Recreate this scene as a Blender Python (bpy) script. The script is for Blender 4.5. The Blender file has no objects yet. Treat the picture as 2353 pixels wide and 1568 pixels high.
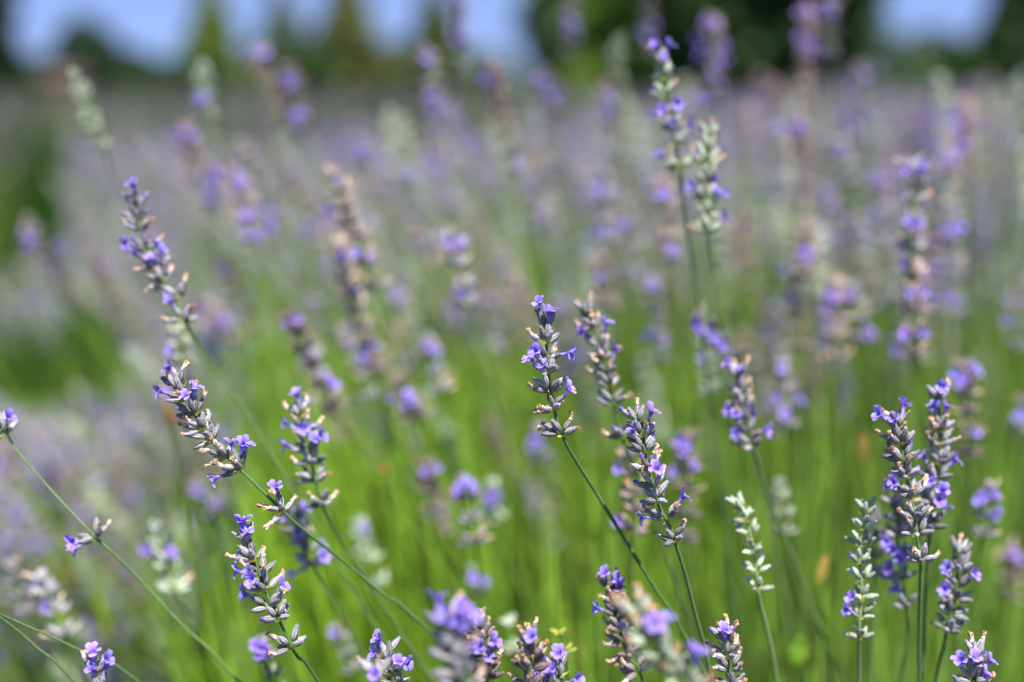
import bpy, math, random
import numpy as np
from mathutils import Vector, Matrix

random.seed(11)
RNG = np.random.default_rng(11)
sc = bpy.context.scene
COL = sc.collection
R = math.radians

# ------------------------------------------------------------------ camera
CAM_H = 0.60
LENS = 40.0
FOCUS = 0.42
PITCH = math.atan((784 - 185) / (LENS / 36 * 2353))
cam_d = bpy.data.cameras.new('camera')
cam_d.lens = LENS
cam_d.sensor_width = 36
cam_d.clip_start = 0.02
cam_d.clip_end = 3000
cam_d.dof.use_dof = True
cam_d.dof.focus_distance = FOCUS
cam_d.dof.aperture_fstop = 2.4
cam = bpy.data.objects.new('camera', cam_d)
COL.objects.link(cam)
cam.location = (0, 0, CAM_H)
cam.rotation_euler = (math.pi / 2 - PITCH, 0, 0)
sc.camera = cam

# ------------------------------------------------------------------ sky, sun, exposure
SUN_EL, SUN_AZ = R(67), R(155)         # azimuth measured clockwise from +Y: the sun stands behind the camera
world = bpy.data.worlds.new('World')
sc.world = world
world.use_nodes = True
wn = world.node_tree
wn.nodes.clear()
w_out = wn.nodes.new('ShaderNodeOutputWorld')
w_bg = wn.nodes.new('ShaderNodeBackground')
w_sky = wn.nodes.new('ShaderNodeTexSky')
w_sky.sky_type = 'NISHITA'
w_sky.sun_disc = False
w_sky.sun_elevation = SUN_EL
w_sky.sun_rotation = SUN_AZ
w_sky.air_density = 1.0
w_sky.dust_density = 0.0
w_sky.ozone_density = 4.0
w_bg.inputs['Strength'].default_value = 0.08
w_tc = wn.nodes.new('ShaderNodeTexCoord')
w_up = wn.nodes.new('ShaderNodeVectorMath')
w_up.operation = 'ADD'
w_up.inputs[1].default_value = (0, 0, 0.16)          # clear dry air: the pale band at the horizon lies low
w_nm = wn.nodes.new('ShaderNodeVectorMath')
w_nm.operation = 'NORMALIZE'
w_mul = wn.nodes.new('ShaderNodeMix')
w_mul.data_type = 'RGBA'
w_mul.blend_type = 'MULTIPLY'
w_mul.inputs[0].default_value = 1
w_mul.inputs[7].default_value = (1.06, .93, 1.12, 1)
wn.links.new(w_tc.outputs['Generated'], w_up.inputs[0])
wn.links.new(w_up.outputs[0], w_nm.inputs[0])
wn.links.new(w_nm.outputs[0], w_sky.inputs[0])
wn.links.new(w_sky.outputs[0], w_mul.inputs[6])
wn.links.new(w_mul.outputs[2], w_bg.inputs['Color'])
wn.links.new(w_bg.outputs[0], w_out.inputs['Surface'])
sun_d = bpy.data.lights.new('sun', 'SUN')
sun_d.energy = 5.0
sun_d.angle = R(0.53)
sun_d.color = (1.0, 0.95, 0.87)
sun = bpy.data.objects.new('sun', sun_d)
COL.objects.link(sun)
sd = Vector((math.sin(SUN_AZ) * math.cos(SUN_EL), math.cos(SUN_AZ) * math.cos(SUN_EL), math.sin(SUN_EL)))
sun.rotation_euler = sd.to_track_quat('Z', 'Y').to_euler()
sun.location = (0, -2, 6)
sc.view_settings.view_transform = 'Standard'
sc.view_settings.look = 'None'
sc.view_settings.gamma = 1
sc.view_settings.use_curve_mapping = False
sc.view_settings.exposure = 1.0
sc.cycles.use_denoising = True
sc.cycles.max_bounces = 7
sc.cycles.diffuse_bounces = 4
sc.cycles.transmission_bounces = 4
sc.cycles.sample_clamp_indirect = 6
sc.cycles.use_adaptive_sampling = False

# ------------------------------------------------------------------ space helpers
FP = LENS / 36 * 2353                  # focal length in units of a 2353 wide frame
CAMP = np.array([0, 0, CAM_H])
FWD = np.array([0, math.cos(PITCH), -math.sin(PITCH)])
UPV = np.array([0, math.sin(PITCH), math.cos(PITCH)])
RGT = np.array([1.0, 0, 0])


def at(px, py, z):
    return CAMP + z * (FWD + (px - 1176.5) / FP * RGT + (784 - py) / FP * UPV)


def pix(p):
    d = np.asarray(p) - CAMP
    z = d @ FWD
    return 1176.5 + FP * (d @ RGT) / z, 784 - FP * (d @ UPV) / z, z


def lin(r, g, b):
    return np.array([(c / 255 / 12.92) if c <= 10 else ((c / 255 + .055) / 1.055) ** 2.4 for c in (r, g, b)])


def nrm(v):
    return v / max(np.linalg.norm(v), 1e-12)


# ------------------------------------------------------------------ materials
def attr_mat(name, rough=0.6, trans=0.0, fuzz=0.0, fuzz_scale=900, vary=0.25, sheen=0.0, hue=0.02, spec=0.3, tgain=1.0):
    m = bpy.data.materials.new(name)
    m.use_nodes = True
    nt = m.node_tree
    nt.nodes.clear()
    N, L = nt.nodes.new, nt.links.new
    out = N('ShaderNodeOutputMaterial')
    at_ = N('ShaderNodeAttribute'); at_.attribute_name = 'Col'
    oi = N('ShaderNodeObjectInfo')
    hs = N('ShaderNodeHueSaturation')
    mr = N('ShaderNodeMapRange'); mr.inputs[3].default_value = 1 - vary; mr.inputs[4].default_value = 1 + vary
    L(oi.outputs['Random'], mr.inputs[0])
    L(mr.outputs[0], hs.inputs['Value'])
    mh = N('ShaderNodeMath'); mh.operation = 'MULTIPLY'; mh.inputs[1].default_value = 7.31
    fr = N('ShaderNodeMath'); fr.operation = 'FRACT'
    mr2 = N('ShaderNodeMapRange'); mr2.inputs[3].default_value = .5 - hue; mr2.inputs[4].default_value = .5 + hue
    L(oi.outputs['Random'], mh.inputs[0]); L(mh.outputs[0], fr.inputs[0]); L(fr.outputs[0], mr2.inputs[0])
    L(mr2.outputs[0], hs.inputs['Hue'])
    L(at_.outputs['Color'], hs.inputs['Color'])
    col = hs.outputs[0]
    if fuzz:
        geo = N('ShaderNodeNewGeometry')
        no = N('ShaderNodeTexNoise'); no.inputs['Scale'].default_value = fuzz_scale; no.inputs['Detail'].default_value = 3
        L(geo.outputs['Position'], no.inputs['Vector'])
        m3 = N('ShaderNodeMapRange'); m3.inputs[1].default_value = .3; m3.inputs[2].default_value = .7
        m3.inputs[3].default_value = 1 - fuzz; m3.inputs[4].default_value = 1 + fuzz
        L(no.outputs[0], m3.inputs[0])
        vm = N('ShaderNodeVectorMath'); vm.operation = 'SCALE'
        L(col, vm.inputs[0]); L(m3.outputs[0], vm.inputs['Scale'])
        col = vm.outputs[0]
    p = N('ShaderNodeBsdfPrincipled')
    p.inputs['Roughness'].default_value = rough
    p.inputs['Specular IOR Level'].default_value = spec
    if sheen:
        p.inputs['Sheen Weight'].default_value = sheen
        p.inputs['Sheen Roughness'].default_value = .5
    L(col, p.inputs['Base Color'])
    if trans:
        t = N('ShaderNodeBsdfTranslucent')
        vg = N('ShaderNodeVectorMath'); vg.operation = 'SCALE'; vg.inputs['Scale'].default_value = tgain
        L(col, vg.inputs[0]); L(vg.outputs[0], t.inputs['Color'])
        mx = N('ShaderNodeMixShader'); mx.inputs[0].default_value = trans
        L(p.outputs[0], mx.inputs[1]); L(t.outputs[0], mx.inputs[2])
        L(mx.outputs[0], out.inputs['Surface'])
    else:
        L(p.outputs[0], out.inputs['Surface'])
    return m


M_CALYX = attr_mat('downy_calyx', .8, .0, .45, 1800, .48, .08, .012, .15)
M_PETAL = attr_mat('violet_petal', .55, .35, .12, 900, .18, 0, .012, .2)
M_WITHER = attr_mat('withered_petal', .8, .15, .4, 1500, .25, 0, .015, .1)
M_STEM = attr_mat('square_stem', .6, 0, .18, 700, .18, .05, .015, .18)
M_LEAF = attr_mat('narrow_leaf', .6, .42, .3, 60, .2, 0, .02, .15, 1.2)
M_FIELD = attr_mat('lavender_mass', .8, .2, 0, 60, 0, 0, 0, .1)
M_TREE = attr_mat('tree_foliage', .7, .2, .3, 2.0, .1, 0, .01, .2)
M_BARK = attr_mat('tree_bark', .9, 0, .4, 6.0, .1, 0, .01, .1)
M_BUILD = attr_mat('painted_boards', .8, 0, .15, 3.0, 0, 0, 0, .2)


def ground_mat():
    m = bpy.data.materials.new('field_soil')
    m.use_nodes = True
    nt = m.node_tree
    N, L = nt.nodes.new, nt.links.new
    p = nt.nodes['Principled BSDF']
    p.inputs['Roughness'].default_value = .95
    geo = N('ShaderNodeNewGeometry')
    n1 = N('ShaderNodeTexNoise'); n1.inputs['Scale'].default_value = 1.3; n1.inputs['Detail'].default_value = 6
    n2 = N('ShaderNodeTexNoise'); n2.inputs['Scale'].default_value = 60; n2.inputs['Detail'].default_value = 4
    L(geo.outputs['Position'], n1.inputs[0]); L(geo.outputs['Position'], n2.inputs[0])
    r1 = N('ShaderNodeValToRGB')
    r1.color_ramp.elements[0].position = .35; r1.color_ramp.elements[0].color = (.05, .09, .018, 1)
    r1.color_ramp.elements[1].position = .68; r1.color_ramp.elements[1].color = (.10, .085, .045, 1)
    L(n1.outputs[0], r1.inputs[0])
    mx = N('ShaderNodeMix'); mx.data_type = 'RGBA'; mx.blend_type = 'MULTIPLY'; mx.inputs[0].default_value = .6
    L(r1.outputs[0], mx.inputs[6]); L(n2.outputs[0], mx.inputs[7])
    L(mx.outputs[2], p.inputs['Base Color'])
    b = N('ShaderNodeBump'); b.inputs['Strength'].default_value = .6; b.inputs['Distance'].default_value = .03
    L(n2.outputs[0], b.inputs['Height']); L(b.outputs[0], p.inputs['Normal'])
    return m


# ------------------------------------------------------------------ mesh helpers
def to_mesh(name, parts, mats, smooth=True):
    """parts: list of (V, F(tri), C, material index)"""
    vs, fs, cs, ms, off = [], [], [], [], 0
    for V, F, C, mi in parts:
        if len(V) == 0:
            continue
        vs.append(V); fs.append(F + off); cs.append(C); ms.append(np.full(len(F), mi, np.int32)); off += len(V)
    V = np.concatenate(vs).astype(np.float32); F = np.concatenate(fs).astype(np.int32)
    C = np.concatenate(cs).astype(np.float32); MI = np.concatenate(ms)
    me = bpy.data.meshes.new(name)
    me.vertices.add(len(V)); me.vertices.foreach_set('co', V.ravel())
    me.loops.add(F.size); me.loops.foreach_set('vertex_index', F.ravel())
    me.polygons.add(len(F))
    me.polygons.foreach_set('loop_start', np.arange(0, F.size, 3, dtype=np.int32))
    me.polygons.foreach_set('loop_total', np.full(len(F), 3, np.int32))
    me.polygons.foreach_set('material_index', MI)
    me.polygons.foreach_set('use_smooth', np.full(len(F), smooth))
    me.update(calc_edges=True)
    ca = me.color_attributes.new('Col', 'FLOAT_COLOR', 'POINT')
    ca.data.foreach_set('color', np.concatenate([C, np.ones((len(C), 1), np.float32)], 1).astype(np.float32).ravel())
    for m in mats:
        me.materials.append(m)
    return me


def add(name, me, parent=None, mat=None):
    o = bpy.data.objects.new(name, me)
    COL.objects.link(o)
    if parent is not None:
        o.parent = parent
    if mat is not None:
        o.matrix_local = mat
    return o


def tag(o, label=None, cat=None, group=None, kind=None):
    if label: o['label'] = label
    if cat: o['category'] = cat
    if group: o['group'] = group
    if kind: o['kind'] = kind
    return o


def root_at(name, loc):
    o = bpy.data.objects.new(name, None)
    o.empty_display_size = .02
    COL.objects.link(o)
    o.location = loc
    return o


def grid_faces(nr, ns, closed=True):
    """tri faces of a grid of nr rings with ns verts each"""
    f = []
    for i in range(nr - 1):
        for j in range(ns if closed else ns - 1):
            a = i * ns + j; b = i * ns + (j + 1) % ns
            c = a + ns; d = b + ns
            f += [(a, b, d), (a, d, c)]
    return np.array(f, np.int32)


def spline(pts, n):
    """Catmull-Rom through pts, n samples by arc length"""
    P = np.asarray(pts, float)
    if len(P) == 2:
        t = np.linspace(0, 1, n)[:, None]
        return P[0] * (1 - t) + P[1] * t
    E = np.vstack([2 * P[0] - P[1], P, 2 * P[-1] - P[-2]])
    out = []
    for i in range(1, len(E) - 2):
        p0, p1, p2, p3 = E[i - 1], E[i], E[i + 1], E[i + 2]
        for t in np.linspace(0, 1, 12, endpoint=False):
            out.append(.5 * ((2 * p1) + (-p0 + p2) * t + (2 * p0 - 5 * p1 + 4 * p2 - p3) * t ** 2 + (-p0 + 3 * p1 - 3 * p2 + p3) * t ** 3))
    out.append(P[-1])
    out = np.array(out)
    s = np.concatenate([[0], np.cumsum(np.linalg.norm(np.diff(out, axis=0), axis=1))])
    u = np.linspace(0, s[-1], n)
    return np.stack([np.interp(u, s, out[:, k]) for k in range(3)], 1)


def tube(path, rad, ns, col0, col1, ridge=0.0):
    path = np.asarray(path); n = len(path)
    rad = np.full(n, rad) if np.isscalar(rad) else np.asarray(rad)
    T = np.gradient(path, axis=0); T /= np.linalg.norm(T, axis=1)[:, None] + 1e-12
    ref = np.array([0.13, 1.0, 0.07])
    A = np.cross(T, ref); A /= np.linalg.norm(A, axis=1)[:, None] + 1e-12
    B = np.cross(T, A)
    th = np.arange(ns) / ns * 2 * np.pi
    prof = 1 + ridge * np.cos(4 * th)
    V = path[:, None, :] + rad[:, None, None] * prof[None, :, None] * (np.cos(th)[None, :, None] * A[:, None, :] + np.sin(th)[None, :, None] * B[:, None, :])
    t = np.linspace(0, 1, n)[:, None, None]
    C = np.broadcast_to(col0 * (1 - t) + col1 * t, (n, ns, 3)).reshape(-1, 3).copy()
    return V.reshape(-1, 3), grid_faces(n, ns), C


# ------------------------------------------------------------------ lavender organs (unit: metre, +Z away from the stem)
PAL = {  # ridge, groove, base, tip
    'mauve': (lin(176, 175, 172), lin(58, 53, 72), lin(138, 154, 78), lin(122, 112, 146)),
    'green': (lin(192, 202, 172), lin(96, 112, 84), lin(152, 174, 76), lin(152, 154, 164)),
    'brown': (lin(158, 144, 144), lin(58, 48, 62), lin(116, 116, 80), lin(150, 124, 120)),
}


def calyx_arr(pal, rng, ns=12, nr=8, L=.006, W=.0013, bend=.0):
    ridge, groove, base, tip = PAL[pal]
    zz = np.linspace(0, 1, nr)
    r = W * (0.34 + 0.72 * np.sin(np.clip(zz * 1.06, 0, 1) * np.pi) ** .75) * (1 - .12 * zz)
    r[0] = W * .25; r[-1] = W * .42
    V, C = [], []
    ph = rng.uniform(0, 6)
    for i, z in enumerate(zz):
        for j in range(ns):
            th = j / ns * 2 * np.pi + ph
            k = 1 if j % 2 == 0 else 0
            rr = r[i] * ((1.05 if k else .88) if nr > 5 else 1)
            zt = z * L + (.0004 * (1 if j % 4 == 0 else 0) if i == nr - 1 else 0)
            V.append((rr * math.cos(th) - bend * L * z * z, rr * math.sin(th), zt))
            c = ridge * .92 + groove * .08 if k else groove * .78 + ridge * .22
            w = max(0, 1 - z / .3)
            c = c * (1 - w * .85) + base * w * .85
            w2 = max(0, (z - .65) / .35)
            c = c * (1 - .7 * w2) + tip * .7 * w2
            C.append(c * rng.uniform(.85, 1.12))
    F = grid_faces(nr, ns)
    V.append((-bend * L, 0, L * .97)); C.append(tip * .6)
    V.append((0, 0, 0)); C.append(base)
    a = (nr - 1) * ns
    F2 = [(a + j, a + (j + 1) % ns, nr * ns) for j in range(ns)] + [((j + 1) % ns, j, nr * ns + 1) for j in range(ns)]
    return np.array(V), np.vstack([F, np.array(F2, np.int32)]), np.array(C)


PET_L, PET_M, PET_D = lin(200, 182, 244), lin(165, 138, 235), lin(113, 82, 205)


def flower_arr(rng, na=5, nb=4, ns=8, s=1.0):
    """tube and two lipped corolla: two upright lobes over three spreading ones; +X is up along the spike"""
    V, F, C = [], [], []
    zs = [0, .0012, .0025, .0036]
    rs = [.00055, .0006, .00085, .00125]
    off = 0
    for z, r in zip(zs, rs):
        for j in range(ns):
            th = j / ns * 2 * np.pi
            V.append((r * math.cos(th), r * math.sin(th) * 1.1, z)); C.append(PET_L * .55 + PET_M * .45 if z < .002 else PET_D * .8 + PET_M * .2)
    F += [tuple(f) for f in grid_faces(4, ns)]
    off = len(V)
    lobes = [(24, .0030, .00125, 22, 20), (-24, .0030, .00125, 22, 20), (118, .0023, .00115, 60, 50), (180, .0027, .00125, 66, 55), (242, .0023, .00115, 60, 50)]
    for az, ln, wd, tilt, curl in lobes:
        az = R(az + rng.uniform(-9, 9)); ln *= rng.uniform(.88, 1.12); wd *= rng.uniform(.9, 1.15)
        tilt = R(tilt + rng.uniform(-14, 14)); curl = R(curl + rng.uniform(-25, 30))
        rad = np.array([math.cos(az), math.sin(az), 0]); tan = np.array([-math.sin(az), math.cos(az), 0]); zax = np.array([0, 0, 1.0])
        p = rad * .00108 + zax * .0035
        st = ln / (na - 1)
        cup = rng.uniform(-.25, .5)
        for i in range(na):
            u = i / (na - 1)
            ang = tilt + curl * u
            w = wd * (.62 + .5 * math.sin(math.pi * (.15 + .62 * u))) * (1 if u < .95 else .62)
            nn = rad * math.cos(ang) - zax * math.sin(ang)
            for j in range(nb):
                v = j / (nb - 1) * 2 - 1
                q = p + tan * w * v + nn * (-cup) * w * v * v + rng.normal(0, .00011, 3) * (u > .2)
                if u > .95: q = q - (rad * math.sin(ang) + zax * math.cos(ang)) * st * .35 * v * v
                V.append(tuple(q))
                e = .5 + .5 * u
                c = PET_D * (1 - e) + (PET_M * (.55) + PET_L * .45) * e
                C.append(c * rng.uniform(.92, 1.08) * (1 if abs(v) > .3 else .92))
            p = p + (rad * math.sin(ang) + zax * math.cos(ang)) * st
        F += [(a + off, b + off, c + off) for a, b, c in grid_faces(na, nb, False)]
        off = len(V)
    return np.array(V) * s, np.array(F, np.int32), np.array(C)


def withered_arr(rng, ns=7):
    zs = np.array([0, .0007, .0014, .0021, .0026]); rs = np.array([.00062, .00052, .0006, .0008, .0005])
    V, C = [], []
    pale, brn, dk = lin(222, 204, 190), lin(196, 158, 122), lin(140, 92, 58)
    bx, by = rng.uniform(-.0007, .0007, 2)
    for i, z in enumerate(zs):
        for j in range(ns):
            th = j / ns * 2 * np.pi
            rr = rs[i] * rng.uniform(.65, 1.35)
            u = i / 4
            V.append((rr * math.cos(th) + bx * u * u, rr * math.sin(th) + by * u * u, z + rng.normal(0, .00016) * (i > 2)))
            c = pale * (1 - u) + brn * u
            if i >= 3 and rng.random() < .35: c = dk
            C.append(c)
    V.append((bx, by, .0023)); C.append(dk)
    F = np.vstack([grid_faces(5, ns), np.array([(4 * ns + j, 4 * ns + (j + 1) % ns, 5 * ns) for j in range(ns)], np.int32)])
    return np.array(V), F, np.array(C)


def bract_arr(rng, pal):
    n, m = 5, 5
    V, C = [], []
    a = lin(186, 204, 84) if pal != 'brown' else lin(170, 150, 92)
    b = lin(150, 110, 70) if rng.random() < .45 else a * .85
    L = .0042
    for i in range(n):
        u = i / (n - 1)
        w = .0017 * math.sin(math.pi * (.12 + .85 * u)) ** .8
        for j in range(m):
            v = j / (m - 1) * 2 - 1
            V.append((.0005 * 0 + .0012 * math.sin(u * 1.6) - .0006 * v * v * (1 - u), w * v, L * u * (1 - .06 * v * v)))
            C.append(a * (1 - u) + b * u)
    return np.array(V), grid_faces(n, m, False), np.array(C)


def xf(A, M):
    V, F, C = A
    M = np.asarray(M)
    return V @ M[:3, :3].T + M[:3, 3], F, C


def frame(pos, zdir, xhint, s=1.0):
    z = nrm(np.asarray(zdir)); x = np.asarray(xhint) - z * (np.asarray(xhint) @ z)
    if np.linalg.norm(x) < 1e-6: x = np.cross(z, [0.3, .8, .1])
    x = nrm(x); y = np.cross(z, x)
    M = np.eye(4)
    M[:3, 0], M[:3, 1], M[:3, 2], M[:3, 3] = x * s, y * s, z * s, pos
    return M


ME_CALYX, ME_BRACT = {}, {}
for pal_ in PAL:
    ME_CALYX[pal_] = [to_mesh('calyx', [(*calyx_arr(pal_, RNG, W=w, bend=b), 0)], [M_CALYX]) for w, b in ((.00124, .08), (.0014, .0), (.00114, .16), (.00132, -.06), (.00124, .05))]
    ME_BRACT[pal_] = [to_mesh('bract', [(*bract_arr(RNG, pal_), 0)], [M_LEAF]) for _ in range(3)]
ME_FLOWER = [to_mesh('flower', [(*flower_arr(RNG), 0)], [M_PETAL]) for _ in range(7)]
ME_WITHER = [to_mesh('withered_flower', [(*withered_arr(RNG), 0)], [M_WITHER], False) for _ in range(5)]

STEM_TOP, STEM_LOW = lin(88, 114, 70), lin(88, 116, 46)
STEM_BRIGHT = lin(118, 152, 20)


def to_ground(base, stem_pts, lean=None):
    """carry a stem from its last known point down to the soil; returns the control points"""
    P = [np.asarray(base)] + [np.asarray(s) for s in stem_pts]
    if len(P) > 1:
        d = nrm(P[-1] - P[-2])
    else:
        d = nrm(np.array(lean))
    if d[2] > -.35:
        d[2] = -.35; d = nrm(d)
    q = P[-1]; h = q[2]
    hx = float(np.clip(d[0] / -d[2] * h * .62, -.22, .22)); hy = float(np.clip(d[1] / -d[2] * h * .6, -.15, .25))
    P.append(q + np.array([hx * .62, hy * .6, -h * .45]))
    P.append(q + np.array([hx, hy, -h - .004]))
    return P


def whorl_rows(W3, n_per, rng, tight):
    """every calyx of a spike: (base, dir, up, whorl index, scale). W3 runs from the tip down."""
    out = []
    n = len(W3)
    for k, p in enumerate(W3):
        up = nrm(W3[max(k - 1, 0)] - W3[min(k + 1, n - 1)]) if n > 1 else np.array([0, 0, 1.0])
        a = nrm(np.cross(up, [0.2, 1, .1])); b = np.cross(up, a)
        ph = (k % 2) * math.pi / 2 + rng.uniform(-.35, .35) + .3
        top = k == 0
        m = n_per if not top else max(5, n_per - 2)
        half = m // 2 + (m % 2)
        for j in range(m):
            g, i = (0, j) if j < half else (1, j - half)
            cnt = half if g == 0 else m - half
            az = ph + g * math.pi + (i - (cnt - 1) / 2) * (2.35 / max(cnt, 1)) + rng.uniform(-.22, .22)
            inner = (i % 2)
            t = (16 + 18 * inner if top else 38 + 24 * tight[k] + (-17 if inner else 9)) + rng.uniform(-15, 15)
            t = R(t)
            rad = a * math.cos(az) + b * math.sin(az)
            d = up * math.cos(t) + rad * math.sin(t)
            base = p + rad * (.0009 if top else .0013) + up * (.0004 + .0014 * inner + rng.uniform(-.0004, .0006))
            out.append([base, d, up, k, rng.uniform(.82, 1.1), rad])
    return out


def hero(label, W, stem, z, pal='mauve', flowers=(), spent=.3, n_per=7, dz=0.0, stem_col=None, group=None, size=1.0, radius=.00068):
    """sharp stalk: every calyx, flower and bract is a piece of its own. W: whorl bases from tip to base, stem: points further down."""
    rng = np.random.default_rng(abs(hash(label)) % 99991 if False else sum(ord(c) * (i + 1) for i, c in enumerate(label)) % 99991)
    nW = len(W)
    if z > FOCUS: z = FOCUS + (z - FOCUS) * 1.15 + max(0, z - .455) * .9
    W3 = [at(x, y, z - dz * (1 - k / max(nW - 1, 1))) for k, (x, y) in enumerate(W)]
    S3 = [at(x, y, z + .01 * (i + 1)) for i, (x, y) in enumerate(stem)]
    G = to_ground(W3[-1], S3, lean=(.2, .1, -1))
    rt = root_at('lavender_stalk', G[-1])
    tag(rt, label, 'lavender', group or 'lavender stalks with flower spikes')
    inv = np.array(G[-1])
    tip = W3[0] + nrm(W3[0] - W3[min(1, nW - 1)] + 1e-9 * UPV) * .002 if nW > 1 else W3[0]
    ctrl = [tip] + W3[1:-1] + G if nW > 1 else G
    if nW == 3:   # a low whorl far down an arching stem
        ctrl = [tip, W3[1], at(60, 1062, z), at(150, 1163, z)] + G if W[2][1] - W[1][1] > 150 else ctrl
    path = spline(ctrl, 46)
    rad = np.interp(np.linspace(0, 1, 46), [0, .12, 1], [radius * .6, radius * .95, radius * 1.5])
    c0 = STEM_TOP if stem_col is None else stem_col
    V, F, C = tube(path - inv, rad, 8, c0, STEM_LOW, .12)
    add('stem', to_mesh('stem', [(V, F, C, 0)], [M_STEM]), rt)
    tight = np.linspace(.2, 1, nW) if nW > 1 else [0.4]
    cal = whorl_rows(W3, n_per, rng, tight)
    used = {}
    L = .006
    for (fx, fy) in flowers:
        best, bi = 1e9, None
        for i, (b, d, up, k, s, rd) in enumerate(cal):
            if i in used: continue
            tp = b + d * (L * s + .002)
            x, y, zz = pix(tp)
            bx, by, _ = pix(b)
            reach = math.hypot(bx - fx, by - fy)
            e = math.hypot(x - fx, y - fy) + 30 * max(0, rd @ FWD) + (200 if reach > 78 * size else 0) + max(0, 14 - reach)
            if e < best: best, bi = e, i
        if bi is None: continue
        b, d, up, k, s, rd = cal[bi]
        tz = pix(b + d * L * s)[2]
        T = at(fx, fy, min(tz, pix(b)[2] - .001))
        nd = nrm(T - b)
        if nd @ up > -.35: cal[bi][1] = nd
        used[bi] = 1
    for i, (b, d, up, k, s, rd) in enumerate(cal):
        s = s * size
        Mx = frame(b - inv, d, up, s)
        me = ME_CALYX[pal][rng.integers(5)]
        co = add('calyx', me, rt, Matrix(Mx))
        Mi = Matrix(Mx).inverted()
        tipp = b + nrm(d) * (L * s * .93)
        if i in used:
            add('flower', ME_FLOWER[rng.integers(7)], co, Mi @ Matrix(frame(tipp - inv, d + .12 * rng.normal(0, 1, 3), up, size * rng.uniform(.82, 1.04))))
        elif rng.random() < spent:
            add('withered_flower', ME_WITHER[rng.integers(5)], co, Mi @ Matrix(frame(tipp - inv - nrm(d) * .0003, d + .25 * rng.normal(0, 1, 3), up, size * rng.uniform(.9, 1.45))))
        elif rng.random() < .08 and pal != 'brown':
            # a bud just opening: a short closed violet tube
            add('flower_bud', ME_BUD, co, Mi @ Matrix(frame(tipp - inv - nrm(d) * .0006, d, up, size * rng.uniform(.8, 1.1))))
    for k, p in enumerate(W3):
        up = nrm(W3[max(k - 1, 0)] - W3[min(k + 1, nW - 1)]) if nW > 1 else np.array([0, 0, 1.0])
        a = nrm(np.cross(up, [0.2, 1, .1])); b = np.cross(up, a)
        ph = (k % 2) * math.pi / 2 + rng.uniform(-.5, .5)
        for g in range(2):
            az = ph + g * math.pi
            rdv = a * math.cos(az) + b * math.sin(az)
            add('bract', ME_BRACT[pal][rng.integers(3)], rt, Matrix(frame(p + rdv * .0008 - up * .0006 - inv, up * .75 + rdv * .7, rdv, size * rng.uniform(.7, 1.05))))
    return rt


def bud_arr():
    zs = [0, .0006, .0013, .0018]; rs = [.0006, .00085, .0008, .0003]
    V, C = [], []
    for z, r in zip(zs, rs):
        for j in range(7):
            th = j / 7 * 2 * math.pi
            V.append((r * math.cos(th), r * math.sin(th), z)); C.append(PET_M if z < .001 else PET_D)
    V.append((0, 0, .0019)); C.append(PET_D)
    return np.array(V), np.vstack([grid_faces(4, 7), np.array([(21 + j, 21 + (j + 1) % 7, 28) for j in range(7)], np.int32)]), np.array(C)


ME_BUD = to_mesh('flower_bud', [(*bud_arr(), 0)], [M_PETAL])


# ------------------------------------------------------------------ spikes in one piece for the soft stalks
def spike_arrays(L, pal, nfl, rng, lod, n_per=8, spent=.3, bare=False):
    """a spike along +Z, base at 0; returns calyx parts and flower parts"""
    nW = max(2, int(round(L / .0078)))
    gaps = np.cumsum(np.concatenate([[0], np.linspace(.75, 1.35, nW - 1) * rng.uniform(.75, 1.25, nW - 1)]))
    zz = L - .004 - gaps / gaps[-1] * (L - .004)
    bx = rng.normal(0, .0007, (nW, 2)).cumsum(0)
    W3 = [np.array([bx[i, 0] - bx[-1, 0], bx[i, 1] - bx[-1, 1], zz[i]]) for i in range(nW)]
    rows = whorl_rows(W3, n_per, rng, np.linspace(.2, 1, nW))
    fl = set(rng.choice(len(rows), min(nfl, len(rows)), False).tolist())
    ns, nr = {1: (8, 6), 2: (4, 4), 3: (3, 3)}[lod]
    cal, flo = [], []
    for i, (b, d, up, k, s, rd) in enumerate(rows):
        A = calyx_arr(pal, rng, ns, nr)
        if lod > 1: A = (A[0], A[1], A[2] * 1.45)  # simplified calyces lightened: their sunlit paleness is put into the colour
        cal.append(xf(A, frame(b, d, up, s)))
        tip = b + nrm(d) * .0056 * s
        if i in fl:
            if lod == 1: flo.append(xf(flower_arr(rng, 4, 3, 6), frame(tip, d, up, rng.uniform(.95, 1.25))))
            else: flo.append(xf(star_arr(rng), frame(tip, d, up, rng.uniform(.9, 1.3))))
        elif lod <= 2 and rng.random() < spent:
            cal.append(xf(withered_arr(rng, 5 if lod == 1 else 3), frame(tip, d, up, rng.uniform(.8, 1.2))))
    return cal, flo


def star_arr(rng):
    V = [(0, 0, 0)]; C = [PET_D]
    for j in range(10):
        th = j / 10 * 2 * math.pi
        r = .0034 if j % 2 == 0 else .0017
        V.append((r * math.cos(th), r * math.sin(th), .0045 * rng.uniform(.7, 1.2))); C.append(PET_M * .5 + PET_L * .5)
    F = [(0, 1 + j, 1 + (j + 1) % 10) for j in range(10)]
    return np.array(V), np.array(F, np.int32), np.array(C)


def join(parts):
    vs, fs, cs, off = [], [], [], 0
    for V, F, C in parts:
        vs.append(V); fs.append(F + off); cs.append(C); off += len(V)
    return np.concatenate(vs), np.concatenate(fs), np.concatenate(cs)


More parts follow.
